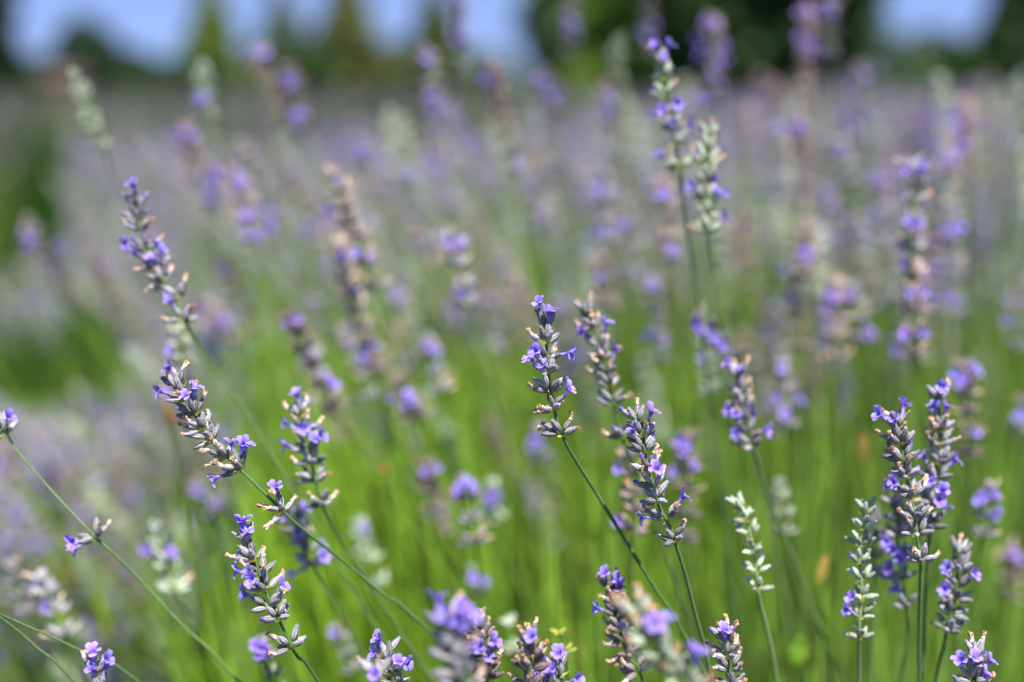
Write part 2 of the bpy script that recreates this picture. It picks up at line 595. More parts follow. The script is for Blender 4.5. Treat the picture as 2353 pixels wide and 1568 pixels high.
PAL['fresh'] = (lin(190, 204, 92), lin(130, 156, 50), lin(160, 190, 60), lin(186, 204, 80))
SPIKES = {}
for pal_ in PAL:
    SPIKES[pal_] = []
    for L_ in (.018, .028, .038, .048, .058, .07):
        for v_ in range(2):
            cal_, _ = spike_arrays(L_, pal_, 0, RNG, 1, spent={'mauve': .3, 'green': .03, 'brown': .6, 'fresh': 0}[pal_])
            SPIKES[pal_].append((L_, to_mesh('flower_spike', [(*join(cal_), 0)], [M_CALYX])))


def lean_at(px):
    return float(np.interp(px, [-200, 0, 600, 1200, 1500, 1750, 2100, 2353], [1.0, .85, .62, .42, .25, .2, 0, -.05]))


def soft(label, tip, base, z, pal='mauve', flowers=3, stem=(), dz=0.0, group=None, rng=None, bright=.5, spent=None):
    """a stalk out of focus: stem, one flower_spike of joined calyces, flowers"""
    rng = rng or np.random.default_rng(abs(int(tip[0] * 7 + tip[1] * 13)))
    if group is None: z = FOCUS + (z - FOCUS) * 1.65
    T = at(*tip, z - dz); B = at(*base, z)
    Lk = np.linalg.norm(T - B)
    S3 = [at(x, y, z + .012 * (i + 1)) for i, (x, y) in enumerate(stem)]
    if not S3:
        dx = lean_at(base[0]) * rng.uniform(.6, 1.35) + rng.normal(0, .06)
        S3 = [at(base[0] + dx * 90, base[1] + 90, z + .012)]
    G = to_ground(B, S3)
    rt = root_at('lavender_stalk', G[-1])
    tag(rt, label, 'lavender', group or 'soft lavender stalks around the sharp ones')
    inv = np.array(G[-1])
    ax = nrm(T - B)
    path = spline([B + ax * Lk * .8, B + ax * Lk * .4] + G, 26)
    cb = STEM_TOP * (1 - bright) + STEM_BRIGHT * bright
    V, F, C = tube(path - inv, np.linspace(.0006, .00105, 26), 6, cb, STEM_BRIGHT, .1)
    add('stem', to_mesh('stem', [(V, F, C, 0)], [M_STEM]), rt)
    c = [s for s in SPIKES[pal] if abs(s[0] - Lk) == min(abs(q[0] - Lk) for q in SPIKES[pal])]
    L0, me = c[rng.integers(len(c))]
    s = Lk / L0
    sp = add('flower_spike', me, rt, Matrix(frame(B - inv, ax, nrm(rng.normal(0, 1, 3)), 1.0) @ np.diag([max(.85, min(s, 1.2))] * 2 + [s, 1])))
    tgt = flowers if not isinstance(flowers, int) else None
    if tgt is None:
        tgt = []
        for k in range(flowers):
            u = rng.uniform(.1, .95) ** .8
            P = B + ax * Lk * u
            x, y, _ = pix(P)
            w = .0075 / (z / FP)
            tgt.append((x + rng.uniform(-1, 1) * w, y - rng.uniform(0, 8)))
    for (fx, fy) in tgt:
        P = at(fx, fy, z - .004)
        u = np.clip((P - B) @ ax, 0, Lk)
        d = nrm(P - (B + ax * (u - .006)) + 1e-6)
        me = ME_FLOWER[rng.integers(7)]
        add('flower', me, rt, Matrix(frame(P - d * .002 - inv, d, ax, rng.uniform(.8, 1.05))))
    return rt

# ------------------------------------------------------------------ ground
def build_ground():
    n = 60
    xs = np.concatenate([np.linspace(-600, -8, 12), np.linspace(-7, 7, n), np.linspace(8, 600, 12)])
    ys = np.concatenate([[-300, -60, -15], np.linspace(-5, 12, n), np.linspace(14, 1500, 16)])
    X, Y = np.meshgrid(xs, ys)
    Z = .02 * np.sin(X * 2.1 + 1) * np.cos(Y * 1.7) * (np.abs(X) < 8) * (Y < 13) - .02
    V = np.stack([X.ravel(), Y.ravel(), Z.ravel()], 1)
    F = grid_faces(len(ys), len(xs), False)
    F = F[:, ::-1]
    me = to_mesh('ground', [(V, F, np.full((len(V), 3), .1), 0)], [ground_mat()])
    tag(add('ground', me), kind='structure')


build_ground()


def strip_x(y):           # the grassy path between the lavender rows
    return -1.02 - .37 * (y - 2.3)


# ------------------------------------------------------------------ far trees, and what stands among them
def clumps(n, prof, h, rad, size, rng, cols, z0=.0, flat=.6):
    """leaf clumps spread through a crown: prof(u) gives the relative radius at height u"""
    V = np.empty((n, 4, 3)); C = np.empty((n, 4, 3))
    u = rng.uniform(0, 1, n) ** .85
    r = rad * np.array([prof(x) for x in u]) * np.sqrt(rng.uniform(.12, 1, n)) * rng.uniform(.85, 1.12, n)
    th = rng.uniform(0, 2 * np.pi, n)
    lobe = 1 + .18 * np.sin(th * 3 + u * 11) + .12 * np.sin(th * 5 - u * 23)
    r *= lobe
    P = np.stack([r * np.cos(th), r * np.sin(th), z0 + u * (h - z0)], 1)
    a = rng.normal(0, 1, (n, 3)); a /= np.linalg.norm(a, axis=1)[:, None]
    b = np.cross(a, rng.normal(0, 1, (n, 3))); b /= np.linalg.norm(b, axis=1)[:, None]
    s = size * rng.uniform(.5, 1.3, n)[:, None]
    V[:, 0] = P - a * s; V[:, 1] = P - b * s * flat; V[:, 2] = P + a * s; V[:, 3] = P + b * s * flat
    ci = rng.integers(len(cols), size=n)
    c = np.array(cols)[ci] * rng.uniform(.75, 1.25, n)[:, None]
    C[:] = c[:, None, :]
    i = np.arange(n)[:, None] * 4
    F = np.concatenate([i + np.array([[0, 1, 2]]), i + np.array([[0, 2, 3]])])
    return V.reshape(-1, 3), F.astype(np.int32), C.reshape(-1, 3)


def cone(u): return max(.04, (1 - u) ** .85) * (1 if u > .06 else .6)
def oval(u): return math.sin(math.pi * min(1, .1 + .9 * u)) ** .6 + .03
def column(u): return (1 if u < .7 else max(.05, 1 - (u - .7) / .3 * .8))
def dome(u): return math.sqrt(max(.02, 1 - u * u))


BLUEGREEN = [lin(58, 84, 62), lin(70, 98, 66), lin(46, 68, 52)]
OLIVE = [lin(118, 128, 70), lin(134, 138, 76), lin(96, 108, 62)]
BRIGHTG = [lin(124, 146, 58), lin(136, 156, 64), lin(106, 128, 52)]
DARKG = [lin(54, 78, 42), lin(66, 92, 46), lin(44, 64, 38)]
GREYG = [lin(108, 128, 104), lin(120, 138, 110), lin(92, 112, 94)]
MIDG = [lin(66, 96, 40), lin(82, 112, 46), lin(54, 80, 36)]


def tree(name, label, px, top, y, width_px, prof, cols, n=2600, low=.06, cat='tree', trunk_r=.02, group='trees along the far edge of the field'):
    rng = np.random.default_rng(abs(int(px * 3 + top * 7 + 9000)))
    z = y * math.cos(PITCH)
    x = (px - 1176.5) / FP * z
    h = CAM_H + (185 - top) / FP * z
    rad = width_px * 1.4 / FP * z / 2
    n = int(n * 1.7)
    rt = root_at(name, (x, y, -.02))
    tag(rt, label, cat, group)
    if trunk_r:
        ph = rng.uniform(0, 6)
        pth = np.array([[.02 * h * math.sin(ph + t * 3) * t, .015 * h * math.cos(ph + t * 2) * t, t * h * .93] for t in np.linspace(0, 1, 9)])
        parts = [(*tube(pth, np.linspace(trunk_r * h, trunk_r * h * .15, 9), 8, lin(96, 78, 60), lin(110, 92, 70)), 0)]
        for k in range(14):
            u = rng.uniform(max(low, .1), .9); th = rng.uniform(0, 6.28)
            a = np.array([0, 0, u * h * .93]); rr = rad * prof(u) * .8
            e = a + np.array([rr * math.cos(th), rr * math.sin(th), rr * .25])
            parts.append((*tube(np.array([a, (a + e) / 2 + [0, 0, rr * .06], e]), np.array([.3, .2, .06]) * trunk_r * h, 5, lin(96, 78, 60), lin(110, 92, 70)), 0))
        add('trunk', to_mesh('trunk', parts, [M_BARK]), rt)
    A = clumps(n, prof, h, rad, max(rad, .25 * h) * .14, rng, cols, low * h)
    add('crown', to_mesh('crown', [(*A, 0)], [M_TREE]), rt)
    return rt


tree('cypress_tree', 'tall black green cypress cut off by the frame edge beside the pale sky', -22, -260, 30, 96, column, DARKG, 3200, .02)
tree('round_tree', 'bluish dark tree with a flat wide top, behind the small rust coloured shed', 205, 44, 55, 105, oval, BLUEGREEN)
tree('hedge_shrub', 'low dark shrub between the bluish tree and the bright green conifer', 322, 118, 50, 100, dome, DARKG, 1400, 0, 'shrub', .0)
tree('conifer_tree', 'bright yellow green pointed conifer, the brightest of the far conifers', 492, -60, 48, 122, cone, BRIGHTG)
tree('conifer_tree', 'slim greyish conifer between the bright green one and the broad olive one', 652, -20, 64, 135, cone, GREYG)
tree('conifer_tree', 'broad olive brown conifer with a sharp tip, widest of the far conifers', 800, -60, 46, 160, cone, OLIVE, 3200)
tree('hedge_shrub', 'dark low bush in the gap between the greyish and the olive conifers', 690, 100, 44, 140, dome, DARKG, 1400, 0, 'shrub', .0)
tree('conifer_tree', 'narrow dark olive conifer standing alone against the brightest sky gap', 1000, -40, 44, 130, cone, OLIVE + DARKG)
tree('hedge_shrub', 'grey green bush at the foot of the sky gap beside the narrow olive conifer', 1110, 120, 50, 130, dome, GREYG, 1400, 0, 'shrub', .0)
tree('hedge_shrub', 'grey green bush between the olive conifer and the narrow one', 905, 100, 56, 130, dome, GREYG, 1400, 0, 'shrub', .0)
tree('poplar_tree', 'blue green tree edging the sky gap, first of the big mass of trees', 1285, -120, 40, 130, oval, BLUEGREEN + GREYG, 2600, .1)
tree('garden_shrub', 'sunlit lime green shrub in front of the big dark trees', 1335, 120, 26, 78, dome, BRIGHTG, 1600, 0, 'shrub', .0)
tree('broadleaf_tree', 'mid green leafy tree rising out of the frame beside the large dark tree', 1455, -420, 32, 260, oval, [lin(98, 134, 52), lin(116, 152, 58), lin(82, 114, 46)], 4200, .06)
tree('broadleaf_tree', 'very dark broad tree whose low crown hides the sky, darkest of the mass', 1740, -520, 26, 300, oval, DARKG + [lin(58, 84, 40)], 5200, .05)
tree('garden_shrub', 'olive brown shrub in the shade under the very dark broad tree', 1640, 120, 28, 200, dome, OLIVE + DARKG, 1600, 0, 'shrub', .0)
tree('broadleaf_tree', 'blue green tree half framing the small blue sky opening', 1935, -160, 36, 128, oval, BLUEGREEN + DARKG, 2600, .05)
tree('hedge_shrub', 'grey dark bush under the small blue sky opening', 2130, 84, 34, 220, dome, GREYG + DARKG, 1800, 0, 'shrub', .0)
tree('garden_shrub', 'grass green shrub leaning in front of the black tree at the frame edge', 2250, 96, 18, 170, dome, MIDG, 2400, 0, 'shrub', .0)
tree('cypress_tree', 'near black cypress at the frame edge beside the grass green shrub', 2375, -380, 16, 120, column, DARKG, 3600, .0)
tree('conifer_tree', 'small blue green tree beside the near black cypress, against the sky opening', 2275, -40, 40, 95, cone, BLUEGREEN, 1800)
tree('hedge_shrub', 'long dark hedge like bush closing the view beyond the bluish tree', 110, 140, 58, 190, dome, DARKG, 1600, 0, 'shrub', .0)
tree('hedge_shrub', 'dark green bush at the foot of the narrow olive conifer', 1010, 138, 40, 150, dome, DARKG + MIDG, 1400, 0, 'shrub', .0)
tree('hedge_shrub', 'dark bush at the foot of the bright green conifer', 430, 138, 46, 150, dome, DARKG, 1400, 0, 'shrub', .0)


def box(x0, y0, z0, x1, y1, z1, c):
    V = np.array([[x, y, z] for z in (z0, z1) for y in (y0, y1) for x in (x0, x1)], float)
    Q = [(0, 2, 3, 1), (4, 5, 7, 6), (0, 1, 5, 4), (2, 6, 7, 3), (0, 4, 6, 2), (1, 3, 7, 5)]
    F = np.array([t for q in Q for t in ((q[0], q[1], q[2]), (q[0], q[2], q[3]))], np.int32)
    return V, F, np.tile(c, (8, 1))


def shed():
    y = 47.0
    x = (152 - 1176.5) / FP * y * math.cos(PITCH)
    rt = root_at('garden_shed', (x, y, -.02))
    tag(rt, 'small rust pink shed at the far edge of the field between dark bushes', 'shed')
    wc, rc = lin(104, 92, 94), lin(98, 78, 78)
    add('wall', to_mesh('wall', [(*box(-.62, -.5, 0, .62, .5, .62, wc), 0)], [M_BUILD], False), rt)
    V = np.array([[-.72, -.6, .625], [.72, -.6, .625], [.72, .6, .625], [-.72, .6, .625], [-.72, 0, 1.02], [.72, 0, 1.02]])
    F = np.array([(0, 1, 5), (0, 5, 4), (2, 3, 4), (2, 4, 5), (0, 4, 3), (1, 2, 5), (0, 3, 2), (0, 2, 1)], np.int32)
    add('roof', to_mesh('roof', [(V, F, np.tile(rc, (6, 1)), 0)], [M_BUILD], False), rt)
    add('door', to_mesh('door', [(*box(-.16, -.53, .0, .16, -.503, .5, lin(96, 74, 70)), 0)], [M_BUILD], False), rt)


shed()

# ------------------------------------------------------------------ the mass of lavender that nobody could count
def low_spike(pal, nfl, rng, L):
    cal, flo = spike_arrays(L, pal, nfl, rng, 3, n_per=6)
    return join(cal + flo)


def mid_spike(pal, nfl, rng, L):
    cal, flo = spike_arrays(L, pal, nfl, rng, 2, n_per=7)
    return join(cal + flo)


def stems_arr(B, Rt, col0, col1, rad, rng, nseg=5):
    """three sided stems from spike bases B to roots Rt, bending a little"""
    n = len(B)
    t = np.linspace(0, 1, nseg)[None, :, None]
    D = Rt - B
    mid = np.zeros_like(D); mid[:, :2] = -D[:, :2] * .22
    Pth = B[:, None] + D[:, None] * t + mid[:, None] * np.sin(t * np.pi)
    th = np.arange(3) / 3 * 2 * np.pi
    off = np.stack([np.cos(th), np.sin(th), 0 * th], 1) * rad
    V = Pth[:, :, None, :] + off[None, None]
    base = np.arange(n)[:, None, None] * (nseg * 3)
    F = (base + grid_faces(nseg, 3)[None]).reshape(-1, 3)
    c = (col0 * (1 - t) + col1 * t)[:, :, None, :] * rng.uniform(.35, 1.6, n)[:, None, None, None]
    C = np.broadcast_to(c, V.shape)
    return V.reshape(-1, 3), F.astype(np.int32), C.reshape(-1, 3).copy()


def scatter(temps, P, D, S, rng):
    """copies of template arrays at P along D scaled by S"""
    k = rng.integers(len(temps), size=len(P))
    vs, fs, cs, off = [], [], [], 0
    for i in range(len(temps)):
        idx = np.where(k == i)[0]
        if not len(idx): continue
        V, F, C = temps[i]
        z = D[idx] / np.linalg.norm(D[idx], axis=1)[:, None]
        x = np.cross(z, rng.normal(0, 1, (len(idx), 3))); x /= np.linalg.norm(x, axis=1)[:, None]
        y = np.cross(z, x)
        M = np.stack([x, y, z], 2) * S[idx][:, None, None]
        W = np.einsum('nij,vj->nvi', M, V) + P[idx][:, None]
        vs.append(W.reshape(-1, 3))
        fs.append((F[None] + (np.arange(len(idx)) * len(V))[:, None, None] + off).reshape(-1, 3))
        c = C[None] * rng.uniform(.8, 1.2, len(idx))[:, None, None]
        cs.append(c.reshape(-1, 3)); off += len(idx) * len(V)
    return np.concatenate(vs), np.concatenate(fs).astype(np.int32), np.concatenate(cs)


def field_points(n, y0, y1, half, rng, power=1.0):
    """points on the field outside the grassy path, evenly over the wedge the lens can see and a margin"""
    out = []
    while len(out) < n:
        y = y0 + (y1 - y0) * rng.random() ** power
        x = rng.uniform(-1, 1) * (.62 * y + half)
        if y > 1.9 and abs(x - strip_x(y)) < .10 + .012 * y: continue
        out.append((x, y))
    return np.array(out)


def thicket():
    rng = np.random.default_rng(5)
    kinds = [('mauve', 5), ('mauve', 2), ('brown', 3), ('mauve', 10), ('green', 3), ('mauve', 1), ('green', 1), ('green', 0)]
    temps = [mid_spike(p, f, rng, L) for (p, f) in kinds for L in (.045, .06)]
    lows = [low_spike(p, f // 3, rng, L) for (p, f) in kinds for L in (.05,)]
    # just behind the stalks that can be told apart
    n = 4600
    P = field_points(n, .95, 3.2, .25, rng, .8)
    top = .585 - .31 * rng.beta(1.25, 1.5, n) - np.interp(P[:, 0] / P[:, 1], [-.1, .25], [.11, 0]) * np.clip((P[:, 1] - 1) / 2, 0, 1) - .55 * np.clip(-P[:, 0] / P[:, 1] - .12, 0, .5) * (P[:, 1] < 2) + .02 * np.clip(P[:, 0], 0, .8)
    top = np.maximum(top, .14)
    q = P[:, 0] / P[:, 1]
    # a hole in the planting where the path shows dark
    sy = 185 + FP * (CAM_H - top) / P[:, 1]
    gap = (q < -.355) & (P[:, 1] > 1.15) & (sy > 690) & (sy < 900)
    P, top = P[~gap], top[~gap]
    # the plant's outer stalks, hanging low over the path
    m = 240
    yl = rng.uniform(.78, 1.14, m)
    P = np.concatenate([P, np.stack([yl * rng.uniform(-.5, -.24, m), yl], 1)])
    top = np.concatenate([top, rng.uniform(.13, .34, m)])
    sy = 185 + FP * (CAM_H - top) / P[:, 1]
    ok = ~((P[:, 0] / P[:, 1] < -.34) & (sy > 690) & (sy < 910) & (P[:, 1] > .7))
    P, top = P[ok], top[ok]
    n = len(P)
    lean = np.interp(P[:, 0] / P[:, 1], [-.5, 0, .4], [-.55, -.2, .05]) + rng.normal(0, .12, n)
    D = np.stack([lean, rng.normal(-.05, .12, n), np.ones(n)], 1)
    L = .055
    B = np.stack([P[:, 0], P[:, 1], top - L], 1)
    A = scatter(temps, B, D, rng.uniform(.8, 1.2, n), rng)
    Rt = B - D * (B[:, 2:3]) * .75; Rt[:, 2] = 0
    S = stems_arr(B, Rt, STEM_TOP * .5 + STEM_BRIGHT * .5, STEM_LOW, .0009, rng)
    # stems without a spike in sight, between the stalks close by
    n2 = 3000
    c2 = field_points(240, .56, 1.6, .1, rng)
    P2 = c2[rng.integers(240, size=n2)] + rng.normal(0, .03, (n2, 2))
    h2 = rng.uniform(.2, .40, n2) * np.interp(P2[:, 0] / P2[:, 1], [-.4, -.28], [.45, 1])
    lean2 = np.interp(P2[:, 0] / P2[:, 1], [-.5, 0, .4], [-.75, -.3, .02]) + rng.normal(0, .2, n2)
    D2 = np.stack([lean2, rng.normal(-.05, .15, n2), np.ones(n2)], 1)
    B2 = np.stack([P2[:, 0], P2[:, 1], h2], 1)
    R2 = B2 - D2 * h2[:, None] * .8; R2[:, 2] = 0
    S2 = stems_arr(B2, R2, STEM_BRIGHT * 1.05 + .012, STEM_BRIGHT * .85, .001, rng)
    tag(add('lavender_thicket', to_mesh('lavender_thicket', [(*A, 0), (*S, 1), (*S2, 1)], [M_FIELD, M_STEM])),
        'dense blurred lavender growing behind the stalks one can tell apart', 'lavender', kind='stuff')
    # further rows
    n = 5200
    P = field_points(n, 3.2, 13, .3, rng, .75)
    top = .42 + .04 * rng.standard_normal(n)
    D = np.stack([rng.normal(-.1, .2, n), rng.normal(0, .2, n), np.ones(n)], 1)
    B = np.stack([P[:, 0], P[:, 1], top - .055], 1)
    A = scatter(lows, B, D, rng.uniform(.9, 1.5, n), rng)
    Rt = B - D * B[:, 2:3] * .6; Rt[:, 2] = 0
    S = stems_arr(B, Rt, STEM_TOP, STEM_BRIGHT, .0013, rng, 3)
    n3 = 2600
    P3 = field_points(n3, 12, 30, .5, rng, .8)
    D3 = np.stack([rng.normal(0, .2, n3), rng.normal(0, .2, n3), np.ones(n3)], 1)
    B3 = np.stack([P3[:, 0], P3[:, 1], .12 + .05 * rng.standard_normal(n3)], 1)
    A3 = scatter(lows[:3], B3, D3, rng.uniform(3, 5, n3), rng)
    def tufts(n, y0, y1, hi, ln, w, power):
        Pt = field_points(n, y0, y1, .5, rng, power)
        az = rng.uniform(0, 6.28, n); el = rng.uniform(.5, 1.45, n)
        Dt = np.stack([np.cos(az) * np.cos(el), np.sin(az) * np.cos(el), np.sin(el)], 1)
        Wt = np.cross(Dt, rng.normal(0, 1, (n, 3))); Wt /= np.linalg.norm(Wt, axis=1)[:, None]
        Bt = np.stack([Pt[:, 0], Pt[:, 1], rng.uniform(0, hi, n)], 1)
        ll = ln * rng.uniform(.6, 1.4, n)[:, None]
        V = np.stack([Bt, Bt + Dt * ll * .5 - Wt * w, Bt + Dt * ll * .5 + Wt * w, Bt + Dt * ll], 1)
        pal = np.array([lin(92, 104, 74), lin(80, 96, 58), lin(104, 108, 92), lin(88, 82, 90)])
        c = pal[rng.integers(4, size=n)] * rng.uniform(.7, 1.25, n)[:, None]
        i = np.arange(n)[:, None] * 4
        F = np.concatenate([i + [[0, 1, 2]], i + [[2, 1, 3]]])
        return V.reshape(-1, 3), F.astype(np.int32), np.repeat(c[:, None], 4, 1).reshape(-1, 3)
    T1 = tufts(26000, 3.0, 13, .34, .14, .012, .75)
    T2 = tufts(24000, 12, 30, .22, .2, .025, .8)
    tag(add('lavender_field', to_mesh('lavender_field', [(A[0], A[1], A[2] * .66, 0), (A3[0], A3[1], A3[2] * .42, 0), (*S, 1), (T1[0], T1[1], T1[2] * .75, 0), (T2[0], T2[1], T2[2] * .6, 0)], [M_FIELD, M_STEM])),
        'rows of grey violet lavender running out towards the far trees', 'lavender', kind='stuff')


def leaves():
    rng = np.random.default_rng(8)
    n = 30000
    cen = field_points(420, .45, 4.5, .25, rng, .9)
    P = cen[rng.integers(420, size=n)] + rng.normal(0, 1, (n, 2)) * np.array([.045, .06])
    h = rng.beta(1.6, 1.6, n) * np.where(P[:, 1] < 1.0, .27, .33)
    sy = 185 + FP * (CAM_H - h) / P[:, 1]
    P[(P[:, 0] / P[:, 1] < -.34) & (sy < 900) & (P[:, 1] > 1.1) & (P[:, 1] < 3), 0] += .9
    az = rng.uniform(0, 6.28, n); el = rng.uniform(.35, 1.4, n)
    lean = np.interp(P[:, 0] / P[:, 1], [-.5, 0, .4], [-.6, -.25, .05])
    D = np.stack([np.cos(az) * np.cos(el) + lean, np.sin(az) * np.cos(el), np.sin(el)], 1)
    D /= np.linalg.norm(D, axis=1)[:, None]
    Wd = np.cross(D, rng.normal(0, 1, (n, 3))); Wd /= np.linalg.norm(Wd, axis=1)[:, None]
    ln = rng.uniform(.028, .055, n)[:, None]; w = rng.uniform(.0015, .0026, n)[:, None]
    B = np.stack([P[:, 0], P[:, 1], h], 1)
    m = B + D * ln * .5 + np.array([0, 0, .002]); t = B + D * ln
    V = np.stack([B, m - Wd * w, m + Wd * w, t], 1)
    pal = np.array([lin(104, 146, 14), lin(78, 118, 14), lin(130, 158, 30), lin(46, 72, 16), lin(148, 140, 48)])
    c = pal[rng.choice(5, n, p=[.34, .28, .2, .13, .05])] * rng.uniform(.8, 1.2, n)[:, None]
    C = np.repeat(c[:, None], 4, 1)
    i = np.arange(n)[:, None] * 4
    F = np.concatenate([i + [[0, 1, 2]], i + [[2, 1, 3]]])
    tag(add('lavender_foliage', to_mesh('lavender_foliage', [(V.reshape(-1, 3), F.astype(np.int32), C.reshape(-1, 3), 0)], [M_LEAF])),
        'narrow green lavender leaves filling the plants under the stalks', 'foliage', kind='stuff')
    # grass on the path
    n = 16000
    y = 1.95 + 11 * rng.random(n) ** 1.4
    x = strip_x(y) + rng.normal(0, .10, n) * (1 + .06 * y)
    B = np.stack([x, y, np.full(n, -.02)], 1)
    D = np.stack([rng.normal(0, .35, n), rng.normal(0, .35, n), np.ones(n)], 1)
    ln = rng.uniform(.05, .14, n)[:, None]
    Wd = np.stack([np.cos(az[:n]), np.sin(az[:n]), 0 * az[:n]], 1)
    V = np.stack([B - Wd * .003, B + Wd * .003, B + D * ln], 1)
    c = np.array([lin(52, 84, 24), lin(64, 96, 28), lin(42, 68, 20)])[rng.integers(3, size=n)] * rng.uniform(.8, 1.2, n)[:, None]  # grass greens darkened: shade between the rows is put into the colour
    F = np.arange(3 * n).reshape(-1, 3).astype(np.int32)
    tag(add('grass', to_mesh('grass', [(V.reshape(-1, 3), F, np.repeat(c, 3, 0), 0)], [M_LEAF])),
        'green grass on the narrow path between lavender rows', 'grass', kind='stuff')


thicket()
leaves()

# ------------------------------------------------------------------ the sharp stalks
hero('lone sharp grey stalk on a leaning stem, two upright violet flowers on its tip',
     [(1254, 751), (1254, 789), (1258, 827), (1259, 858), (1265, 903), (1273, 943), (1291, 1001)],
     [(1318, 1050), (1390, 1165), (1500, 1345), (1590, 1495)], .420,
     flowers=[(1238, 697), (1262, 714), (1218, 828), (1240, 818), (1300, 812), (1247, 838), (1302, 902)], spent=.34)
hero('sharp grey stalk with single violet flowers sticking out both sides near its base',
     [(1465, 970), (1476, 1003), (1480, 1039), (1492, 1083), (1505, 1118), (1511, 1155), (1534, 1190), (1550, 1244)],
     [(1572, 1310), (1600, 1420), (1632, 1550)], .420,
     flowers=[(1497, 945), (1456, 991), (1576, 1136), (1466, 1189), (1512, 1085)], spent=.36)
hero('sharp leaning stalk with a cluster of violet flowers on its tip and upper half',
     [(569, 1251), (584, 1289), (601, 1320), (610, 1356), (620, 1397), (641, 1424), (670, 1490)],
     [(692, 1520), (740, 1580)], .420,
     flowers=[(557, 1190), (552, 1208), (566, 1203), (547, 1313), (578, 1322), (586, 1338), (563, 1363), (650, 1340), (575, 1300)], spent=.3)
hero('long sharp stalk bending over with bare gaps between brown tipped whorls',
     [(411, 893), (424, 920), (447, 955), (468, 990), (486, 1014), (519, 1052), (553, 1080), (652, 1177)],
     [(705, 1225), (790, 1290), (890, 1375), (985, 1450)], .426,
     flowers=[(384, 820), (446, 868), (378, 903), (436, 926), (522, 995), (556, 1018), (565, 1032), (490, 1099), (632, 1108)], spent=.5, n_per=8)
hero('tall dark lavender stalk of the crossed pair, violet flower bent off its low side',
     [(2062, 982), (2070, 1020), (2075, 1058), (2084, 1099), (2095, 1140), (2101, 1191), (2108, 1231), (2116, 1292)],
     [(2114, 1380), (2112, 1470), (2112, 1580)], .432,
     flowers=[(2079, 925), (2027, 958), (2056, 970), (2027, 1114), (2048, 1106)], spent=.34, n_per=10)
hero('many flowered stalk crossing behind the tall dark one, violet crown on its tip',
     [(2158, 924), (2160, 990), (2158, 1026), (2156, 1066), (2149, 1103), (2141, 1162), (2138, 1213)],
     [(2132, 1290), (2125, 1400), (2118, 1580)], .450,
     flowers=[(2141, 922), (2160, 900), (2178, 912), (2123, 1048), (2182, 1068), (2140, 1105), (2160, 1138), (2150, 1150), (2162, 1184)], spent=.5, n_per=9, size=1.03)
hero('short spike with deep violet flowers tucked under the crossed pair of stalks',
     [(2057, 1169), (2061, 1200), (2061, 1238), (2068, 1282), (2073, 1332), (2083, 1396)],
     [(2086, 1440), (2084, 1490), (2068, 1580)], .462, pal='mauve',
     flowers=[(2044, 1252), (2066, 1284), (2080, 1282), (2048, 1310), (2066, 1352), (2056, 1268)], spent=.12)
hero('pale green budded spike, upright and slim, with a lit straight stem beside the crossed pair',
     [(1987, 1182), (1980, 1216), (1976, 1253), (1975, 1293), (1980, 1334), (1978, 1378), (1976, 1421), (1973, 1470)],
     [(1973, 1510), (1974, 1590)], .442, pal='green', flowers=[(1952, 1400), (1962, 1392)], spent=.02, n_per=6, size=.92, stem_col=lin(128, 148, 108))
hero('short hazy grey spike half hidden behind the pale green budded spike',
     [(2008, 1206), (2009, 1246), (2010, 1283), (2010, 1323)], [(2008, 1380), (2002, 1580)], .475, pal='mauve', flowers=[(2028, 1268)], spent=.05, n_per=7)
hero('budded dark spike with two deep violet flowers low on its shaded side',
     [(2205, 1276), (2201, 1313), (2197, 1349), (2194, 1382), (2183, 1415), (2174, 1450)],
     [(2168, 1490), (2148, 1580)], .450, flowers=[(2178, 1308), (2171, 1354), (2226, 1330)], spent=.04)
hero('bright little spike in the bottom corner with three open violet flowers',
     [(2240, 1510), (2237, 1540), (2235, 1570), (2236, 1605)], [(2234, 1650)], .420,
     flowers=[(2239, 1519), (2209, 1531), (2267, 1540), (2272, 1524)], spent=.08)
hero('thin pale green spike of unopened buds on a slender bending stem',
     [(1703, 1168), (1716, 1197), (1725, 1230), (1732, 1272), (1738, 1316), (1741, 1357)],
     [(1750, 1400), (1770, 1480), (1788, 1590)], .450, pal='green', flowers=[], spent=.02, n_per=5, size=.9, stem_col=lin(128, 150, 104))
hero('small spike with one tubular flower on top and brown withered tips, at the bottom edge',
     [(1668, 1478), (1673, 1512), (1678, 1544), (1680, 1580)], [(1684, 1640)], .425, pal='mauve',
     flowers=[(1665, 1447)], spent=.5, n_per=7)
hero('short sunlit spike at the bottom edge with white downy buds and two violet flowers',
     [(893, 1514), (900, 1546), (908, 1580)], [(915, 1650)], .420, flowers=[(861, 1502), (922, 1512), (924, 1528), (880, 1492)], spent=.3)
hero('pale blurred spike tip just poking up before the short sunlit spike',
     [(866, 1562), (870, 1600)], [(876, 1660)], .385, flowers=[(862, 1545)], spent=.1, n_per=7)
hero('softly blurred stalk close behind the lone sharp one, loose whorls with brown tips',
     [(1352, 725), (1361, 758), (1378, 794), (1387, 827), (1394, 860), (1399, 889), (1408, 929), (1428, 1006)],
     [(1447, 1045), (1480, 1130), (1520, 1240)], .458, flowers=[(1336, 752), (1340, 768), (1390, 757), (1418, 783)], spent=.5, n_per=7)
hero('hazy brown tipped spike behind the stalk with flowers near its base',
     [(1448, 1062), (1452, 1100), (1458, 1140), (1462, 1180), (1455, 1225)], [(1452, 1300), (1450, 1380)], .478, pal='brown',
     flowers=[(1432, 1082), (1410, 1247)], spent=.6)
